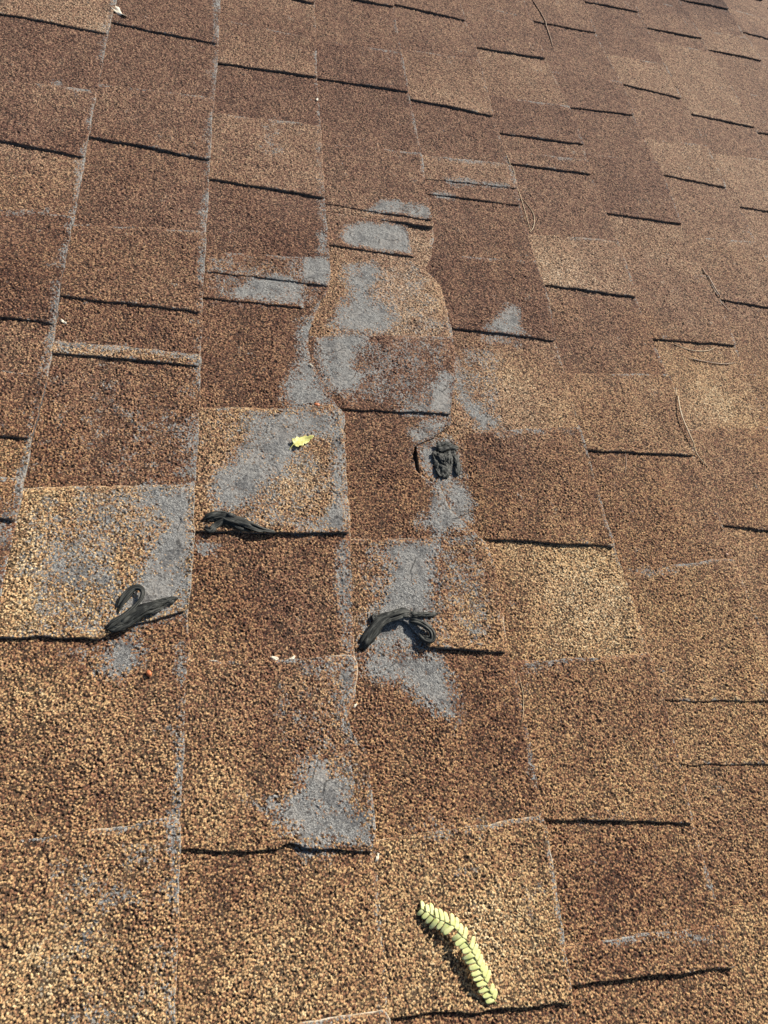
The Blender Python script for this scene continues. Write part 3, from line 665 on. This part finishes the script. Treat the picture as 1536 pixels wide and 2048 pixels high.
# ------------------------------------------------------------------ small things lying on the shingles
def spline(pts, n):
    P = np.array(pts, float); L_ = len(P)
    if L_ == 2: return P[0]+(P[1]-P[0])*np.linspace(0, 1, abs(n))[:, None]
    out = []
    Q = np.vstack([2*P[0]-P[1], P, 2*P[-1]-P[-2]])
    if n > 0:
        fine = spline(pts, -400); sl = np.r_[0, np.cumsum(np.linalg.norm(np.diff(fine, axis=0), axis=1))]
        x = np.linspace(0, sl[-1], n)
        return np.column_stack([np.interp(x, sl, fine[:, i]) for i in range(P.shape[1])])
    for t in np.linspace(0, L_-1-1e-6, -n):
        i = int(t); f = t-i; a, b, c, d = Q[i:i+4]
        out.append(.5*((2*b)+(-a+c)*f+(2*a-5*b+4*c-d)*f*f+(-a+3*b-3*c+d)*f**3))
    return np.array(out)
def sweep(path, wid, hgt, nc=12, ridges=0, seed=0, twist=0.):
    """closed tube along a 3D path (mm): wid and hgt per point; ridges = lengthwise folds"""
    n = len(path); V = []; F = []
    rng = np.random.RandomState(seed)
    prof = 1+(.0 if not ridges else .42)*np.sin(np.linspace(0, 2*np.pi, nc, endpoint=False)*ridges+rng.rand()*6)*(rng.rand(nc)*.6+.6)
    for i in range(n):
        t = path[min(i+1, n-1)]-path[max(i-1, 0)]; t = t/(np.linalg.norm(t)+1e-9)
        side = np.cross(t, (0, 0, 1)); side /= (np.linalg.norm(side)+1e-9); up = np.cross(side, t)
        ro = twist*i/n
        s2 = side*math.cos(ro)+up*math.sin(ro); u2 = -side*math.sin(ro)+up*math.cos(ro)
        for j in range(nc):
            a = 2*math.pi*j/nc
            r = prof[j]*(1+(.10*vnoise(i*.5, j*1.3, seed)+.16*vnoise(i*.16, j*.5, seed+4) if ridges else 0))
            V.append(path[i]+s2*math.cos(a)*wid[i]*r+u2*math.sin(a)*hgt[i]*r)
    for i in range(n-1):
        for j in range(nc):
            F.append((i*nc+j, i*nc+(j+1) % nc, (i+1)*nc+(j+1) % nc, (i+1)*nc+j))
    F.append(tuple(range(nc-1, -1, -1))); F.append(tuple((n-1)*nc+j for j in range(nc)))
    return np.array(V), F
def lay(pts, n, h):              # lay a plane path on the roof; h(t) extra height in mm
    p = spline(pts, n); t = np.linspace(0, 1, n)
    z = np.array([surf(a, b) for a, b in p])
    zs = z.copy()
    for _ in range(3): zs[1:-1] = np.maximum(z[1:-1], (zs[:-2]+zs[1:-1]+zs[2:])/3)
    return np.column_stack([p, zs+np.array([h(x) for x in t])])
def part(name, V, F, mat, parent=None, org=None, sm=True):
    me = make_mesh(name, (V-np.array(org))*.001, F, [mat], None, sm)
    return ob(name, me, parent, tuple(x*.001 for x in org))
def centre(pts):
    a = np.mean(np.array(pts, float), 0); return (float(a[0]), float(a[1]), surf(a[0], a[1]))
def root_at(name, org, label, cat, group=None):
    return tag(ob(name, None, None, tuple(x*.001 for x in org)), label, cat, group)

# blobs and strings of old roofing sealant
def strands(label, lst):
    org = centre(sum([PTS[n] for n, *_ in lst], []))
    root = root_at('sealant_blob', org, label, 'sealant', 'black sealant smears on worn shingles')
    for i, (nm, w, hh, hf, rid, tw) in enumerate(lst):
        n = 44; t = np.linspace(0, 1, n); rng = np.random.RandomState(len(nm)*7+i*13+int(org[0]))
        p = lay(PTS[nm], n, hf)
        ww = np.array([w(x) for x in t])
        tg = np.gradient(p[:, :2], axis=0); tg /= np.linalg.norm(tg, axis=1)[:, None]+1e-9
        nrm = np.column_stack([-tg[:, 1], tg[:, 0]])
        VV = []; FF = []; A1 = []; A2 = []; n0 = 0
        m = rid+1
        for q in range(m):
            off = (q/(m-1)*2-1)*.62
            wob = off+.22*np.array([vnoise(x*5+q*3.1, q*1.7+i, 5) for x in t])
            a, e_ = rng.uniform(0, .09), rng.uniform(.80, 1.0)
            sel = (t >= a) & (t <= e_)
            if sel.sum() < 6: continue
            pp = p.copy(); pp[:, :2] += nrm*(wob*ww)[:, None]
            pp[:, 2] += ww*hh*(.55*(1-off*off)+.35*np.array([vnoise(x*7, q*2.3+i*1.1, 8) for x in t]))-.2
            tk = ww*(.62 if q % 2 else .46)*(1.35 if m < 4 else 1.0)*np.array([1+.35*vnoise(x*9, q*1.9, 12) for x in t])
            tt = t[sel]; ends = np.clip(np.minimum(tt-tt[0], tt[-1]-tt)*14, .12, 1)
            V, F = sweep(pp[sel], tk[sel]*ends+.12, (tk[sel]*hh*.8)*ends+.14, 10, 2, q+i, tw+rng.uniform(-.6, .6))
            VV.append(V); FF += [tuple(x+n0 for x in f) for f in F]; n0 += len(V)
            k_ = int(sel.sum())
            A1 += list(np.tile(np.abs(np.arange(10)-5)/5*.8+q*1.7, k_)); A2 += list(np.repeat(tt, 10)*1.2+q)
        o = part('strand', np.concatenate(VV), FF, MAT_TAR, root, org)
        for an, av in (('around', A1), ('along', A2)):
            at_ = o.data.attributes.new(an, 'FLOAT', 'POINT'); at_.data.foreach_set('value', np.asarray(av, np.float32))
    return root
tp = lambda w, a=.25, b=.2: (lambda t: w*(min(1, a+t*5))*(min(1, b+(1-t)*3)))
strands('looped black sealant string lying at a shingle edge above a red seed', [
    ('tarA_loop', lambda t: 1.7+.3*math.sin(t*9), .9, lambda t: 1.2+3.2*math.sin(math.pi*t), 1, .6),
    ('tarA_b', tp(3.6, .6, .1), .55, lambda t: 2.0+1.5*math.sin(math.pi*t), 4, .5),
    ('tarA_c', tp(3.3, .4, .1), .5, lambda t: 3.0+1.5*t, 3, -.5),
    ('tarA_d', tp(2.6, 1, .05), .35, lambda t: 1.6, 2, .3)])
strands('long thin black sealant smear trailing along a tab edge below the yellow leaf', [
    ('tarB_a', tp(4.0, .9, .08), .6, lambda t: 1.8+1.2*math.sin(3*t), 4, .8),
    ('tarB_b', tp(3.0, .7, .1), .8, lambda t: 1.2, 3, -.4),
    ('tarB_c', tp(2.6, .4, .1), .7, lambda t: 4.0*(1-t)+.8, 2, .5)])
rC = strands('wrinkled triangular black sealant lump sitting in the torn shingle notch', [
    ('tarC_a', tp(2.6, .5, .4), .6, lambda t: 3.2, 3, .4),
    ('tarC_b', tp(2.2, .8, .2), .6, lambda t: 3.6, 2, .4),
    ('tarC_f', tp(2.4, .9, .2), .6, lambda t: 2.6, 3, .3),
    ('tarC_d', tp(1.6, .7, .2), .8, lambda t: 1.6, 2, .3)])
strands('arched wishbone shaped black sealant strand bridging a worn grey shingle', [
    ('tarD_a', tp(3.7, .8, .6), .42, lambda t: 1.2+3.6*math.sin(math.pi*min(1, t*.75)), 5, .7),
    ('tarD_b', tp(2.6, .6, .3), .6, lambda t: 2.4+2.5*t, 3, .3),
    ('tarD_c', tp(2.0, .9, .06), .5, lambda t: 3.5*(1-t)+.8, 2, .2),
    ('tarD_d', tp(2.9, .8, .4), .6, lambda t: 1.6+3.5*math.sin(math.pi*(1-t)), 3, .6)])

def crumple(root, nm, org, amp, seed, base=1.5):
    P = np.array(PTS[nm], float); Q = []
    for i in range(len(P)):
        a_, b_ = P[i], P[(i+1) % len(P)]
        for t in np.linspace(0, 1, 7)[:-1]: Q.append(a_+(b_-a_)*t)
    Q = np.array(Q); c = Q.mean(0); m = len(Q); nr = 16; V = []; F = []; A1 = []; A2 = []
    zb = surf(float(c[0]), float(c[1]))
    Q = c+(Q-c)*(1+.09*vnoise(np.arange(m)*.9, np.zeros(m), seed))[:, None]
    for r in range(nr+1):
        f = r/nr
        p = c+(Q-c)*f
        x, y = p[:, 0], p[:, 1]
        w1 = x/3.1+.9*vnoise(x/5, y/6, seed)
        fold = 1-np.abs(vnoise(w1*1.2, y/13, seed+1))*2.1
        fold2 = 1-np.abs(vnoise((x+y)/4.2, (x-y)/9, seed+2))*2
        z = zb+base+amp*(.55*fold+.35*fold2)*(1-.35*f)-1.6*f**4+(1.2 if f > 0 else 1.2)
        for q in range(m): V.append((x[q], y[q], z[q])); A1.append(w1[q]*.35); A2.append(y[q]/14)
    for r in range(nr):
        for q in range(m):
            k2 = (q+1) % m
            F.append((r*m+q, (r+1)*m+q, (r+1)*m+k2, r*m+k2))
    o = part('crumpled_skin', np.array(V), F, MAT_TAR, root, org)
    for an, av in (('around', A1), ('along', A2)):
        at_ = o.data.attributes.new(an, 'FLOAT', 'POINT'); at_.data.foreach_set('value', np.asarray(av, np.float32))
    sm = o.modifiers.new('thick', 'SOLIDIFY'); sm.thickness = .0006
rC_loc = M.inverted() @ rC.matrix_world.translation
crumple(rC, 'tarC_s', tuple(c_*1000 for c_ in rC_loc), 3.2, 5)
# fern frond
def fern():
    pts = PTS['fern']; n = 60
    p2 = spline(pts, n); t = np.linspace(0, 1, n)
    base = surf(float(p2[30][0]), float(p2[30][1]))
    z = base + 2.0 + 6.0*np.sin(np.pi*np.clip(t*1.02, 0, 1))**.8
    P = np.column_stack([p2, z])
    org = (float(p2[30][0]), float(p2[30][1]), base)
    root = root_at('fern_frond', org, 'pale yellow green fern frond piece lying curled near the bottom edge', 'fern frond')
    V, F = sweep(P, np.linspace(.32, .55, n), np.linspace(.35, .6, n), 8)
    part('stem', V+np.array([0, 0, .35]), F, MAT_FSTEM, root, org)
    V = []; F = []
    rng = random.Random(3)
    SP = float(np.sum(np.linalg.norm(np.diff(P[:, :2], axis=0), axis=1)))*.985/21
    NP = 21
    miss = {(1, 10), (1, 18), (-1, 7)}
    for i in range(NP):
        f = .012+.985*i/NP
        for sgn in (1, -1):
            if (sgn, i) in miss: continue
            q = f*(n-1); i0 = int(q); fr = q-i0
            c = P[i0]*(1-fr)+P[i0+1]*fr
            tg = P[min(i0+2, n-1)]-P[max(i0-1, 0)]; tg /= np.linalg.norm(tg)
            sd2 = np.cross(tg, (0, 0, 1)); sd2 /= np.linalg.norm(sd2)
            sd2 = sd2*(-sgn)                   # +1: the side to the upper right
            d = sd2*math.cos(.30)-tg*math.sin((.50 if sgn > 0 else .10)+rng.uniform(-.07, .07))   # leaning towards the tip
            d /= np.linalg.norm(d)
            Ln = (7.2 if sgn > 0 else 7.8)*(1 if f > .1 else .75)*(1-.25*max(0, f-.85)/.15)*rng.uniform(.84, 1.08)
            W = SP*.47*rng.uniform(.9, 1.04)
            cross = np.cross((0, 0, 1), d)
            nl, nw = 9, 5
            b0 = len(V); curl = rng.uniform(.10, .34)
            for a in range(nl):
                s = a/(nl-1)
                wd = W*(1-.12*s if s < .72 else .914*max(.12, math.sqrt(max(0, 1-((s-.72)/.29)**2))))
                for b in range(nw):
                    e = b/(nw-1)*2-1
                    pos = c+d*Ln*s+cross*wd*e - tg*(.9*s*s)
                    dz = .35-.2*e*e+.12*e*(-sgn)+.25*math.sin(i*2.3)-(curl*Ln*s**2.2 if sgn < 0 else .12*Ln*s**2)+.25*(e > 0)*e
                    V.append(pos+np.array([0, 0, dz]))
            for a in range(nl-1):
                for b in range(nw-1):
                    F.append((b0+a*nw+b, b0+a*nw+b+1, b0+(a+1)*nw+b+1, b0+(a+1)*nw+b))
    o = part('leaflets', np.array(V), F, MAT_FERN, root, org)
    sm = o.modifiers.new('thick', 'SOLIDIFY'); sm.thickness = .0001
fern()

# small yellow leaf with a stalk
def leaf():
    a, b = np.array(PTS['leaf'][1]), np.array(PTS['leaf'][-1])
    org = centre(PTS['leaf']); root = root_at('fallen_leaf', org, 'tiny yellow crumpled leaf on a worn grey patch', 'leaf')
    d = (b-a); Ln = np.linalg.norm(d); d /= Ln; c = np.array([-d[1], d[0]])
    V = []; F = []; nl, nw = 22, 9
    for i in range(nl):
        s = i/(nl-1)
        w = Ln*(.33*min(1, .55+s*5)*(1-s)**.8*(1-.4*math.exp(-((s-.42)/.06)**2))*(1+.4*vnoise(s*13, 2, 6)))+.15
        for j in range(nw):
            e = j/(nw-1)*2-1
            p = a+d*Ln*s+c*w*e
            z = surf(*a)+1.6+1.3*abs(e)**1.3*(.6+.5*math.sin(s*7+(e > 0)))*min(1, w/3)-1.0*math.sin(s*3)+.5*vnoise(s*6, e*2, 3)
            V.append((p[0], p[1], z+.8))
    for i in range(nl-1):
        for j in range(nw-1): F.append((i*nw+j, i*nw+j+1, (i+1)*nw+j+1, (i+1)*nw+j))
    o = part('blade', np.array(V), F, MAT_LEAF, root, org)
    sm = o.modifiers.new('thick', 'SOLIDIFY'); sm.thickness = .0002
    p = lay(PTS['leaf'][:2], 12, lambda t: .4+1.8*t)
    V, F = sweep(p, np.full(12, .42), np.full(12, .42), 8); part('stalk', V, F, MAT_LEAF, root, org)
leaf()

# dry needles
def needle(nm, label, mat, r=.5, h=lambda t: .6, n=36, name='pine_needle'):
    p = lay(PTS[nm], n, h); t = np.linspace(0, 1, n)
    w = r*np.clip(.35+4*np.minimum(t, 1-t), 0, 1)
    V, F = sweep(p, w, w, 8); org = centre(PTS[nm])
    o = part(name, V, F, mat, None, org); return tag(o, label, 'needle', 'dry needles fallen on the roof')
needle('needle1', 'long pale curved needle crossing a dark tab edge at right', MAT_NEEDLE, .8, lambda t: .9+3.4*math.sin(math.pi*t))
needle('needle2', 'dark slanting needle ending at a tab corner near the right edge', MAT_DKNEEDLE, .85, lambda t: 1.2+2*t)
needle('needle3', 'long light needle curving down beside a grey worn butt edge', MAT_NEEDLE, .55, lambda t: .9)
needle('needle3b', 'short hooked needle touching the long light needle', MAT_NEEDLE, .5, lambda t: 1.1)
needle('needle4', 'reddish brown curved needle at the top of the roof', MAT_DKNEEDLE, 1.0, lambda t: 1.2)
needle('needle5', 'thin golden arched needle just under a dark tab edge', MAT_NEEDLE, .45, lambda t: 1.0)
needle('needle6', 'thin brown arched needle on the pale tan shingle area', MAT_DKNEEDLE, .6, lambda t: 1.5)
needle('needle7', 'very short dark needle hanging below a tab edge', MAT_DKNEEDLE, .5, lambda t: .9)
needle('needle8', 'faint upright straw needle on the brown middle shingle', MAT_NEEDLE, .35, lambda t: .9)
needle('needle9', 'straight straw needle lodged in the dark seam at bottom right', MAT_NEEDLE, .2, lambda t: .8)

def pebble(nm, name, label, cat, mat, a, b, c, rot, group=None):
    u, v = PTS[nm][0]; V = []; F = []; ns, nr = 16, 10
    for i in range(nr+1):
        th = math.pi*i/nr
        for j in range(ns):
            ph = 2*math.pi*j/ns; x, y, z = math.sin(th)*math.cos(ph)*a, math.sin(th)*math.sin(ph)*b, math.cos(th)*c
            f = 1+.06*vnoise(x+3, y+z, 5)
            V.append((u+(x*math.cos(rot)-y*math.sin(rot))*f, v+(x*math.sin(rot)+y*math.cos(rot))*f, surf(u, v)+.8+c*.8+z*f))
    for i in range(nr):
        for j in range(ns): F.append((i*ns+j, (i+1)*ns+j, (i+1)*ns+(j+1) % ns, i*ns+(j+1) % ns))
    return tag(part(name, np.array(V), F, mat, None, (u, v, surf(u, v))), label, cat, group)
pebble('seed1', 'seed', 'small flat reddish brown seed above the pale tab edge', 'seed', MAT_SEED, 3.1, 2.3, 1.3, 0., 'red brown seeds')
pebble('seed2', 'seed', 'small oval orange brown seed below the looped sealant', 'seed', MAT_SEED, 2.0, 2.9, 1.6, .5, 'red brown seeds')
pebble('pebble', 'pebble', 'loose pinkish grit pebble near the right edge', 'pebble', simple_mat('pink_stone', (.45, .25, .17), (.6, .4, .28), 200, .7), 2.0, 1.6, 1.4, .4)

def scrap(nm, label, size, rot, seed, elong=2.2):
    u, v = PTS[nm][0] if len(PTS[nm]) == 1 else np.mean(np.array(PTS[nm]), 0)
    rng = random.Random(seed); V = []; F = []; n = 14; z0 = surf(u, v)
    rad = [size*(.55+.6*rng.random()) for _ in range(n)]
    V.append((u, v, z0+1.9))
    for rr in (.5, 1):
        for j in range(n):
            a = 2*math.pi*j/n; x = rad[j]*rr*math.cos(a)*elong*.7; y = rad[j]*rr*math.sin(a)*.6
            V.append((u+x*math.cos(rot)-y*math.sin(rot), v+x*math.sin(rot)+y*math.cos(rot), z0+1.2+(1.1*math.sin(3*a+seed)+.6)*rr*size*.18))
    for j in range(n):
        k2 = (j+1) % n; F.append((0, 1+j, 1+k2)); F.append((1+j, 1+n+j, 1+n+k2, 1+k2))
    o = part('petal_scrap', np.array(V), F, MAT_SCRAP, None, (u, v, z0))
    sm = o.modifiers.new('thick', 'SOLIDIFY'); sm.thickness = .0003
    return tag(o, label, 'plant scrap', 'dry white plant scraps')
scrap('scrap1', 'largest white crumpled plant scrap, caught on a shingle edge at top left', 10, -.7, 2)
scrap('scrap2', 'tiny white fleck standing on the shingle edge at upper middle', 2.8, 1.4, 3)
scrap('scrap3', 'tiny white fleck in the torn shingle edge at centre', 2.2, -.8, 4)
scrap('scrap4', 'left of two cream petal flakes on the pale tab line', 2.6, -.3, 5)
scrap('scrap5', 'right of two cream petal flakes on the pale tab line', 2.2, .5, 6)
scrap('scrap6', 'small tan plant fleck beside the leftmost grey butt edge', 3.4, -.5, 7)
scrap('scrap7', 'cream chip by the corner of the lower middle tab', 2.2, 1.2, 8)
scrap('scrap8', 'pale chip in the cracked butt edge below the wishbone sealant', 1.8, .9, 9)
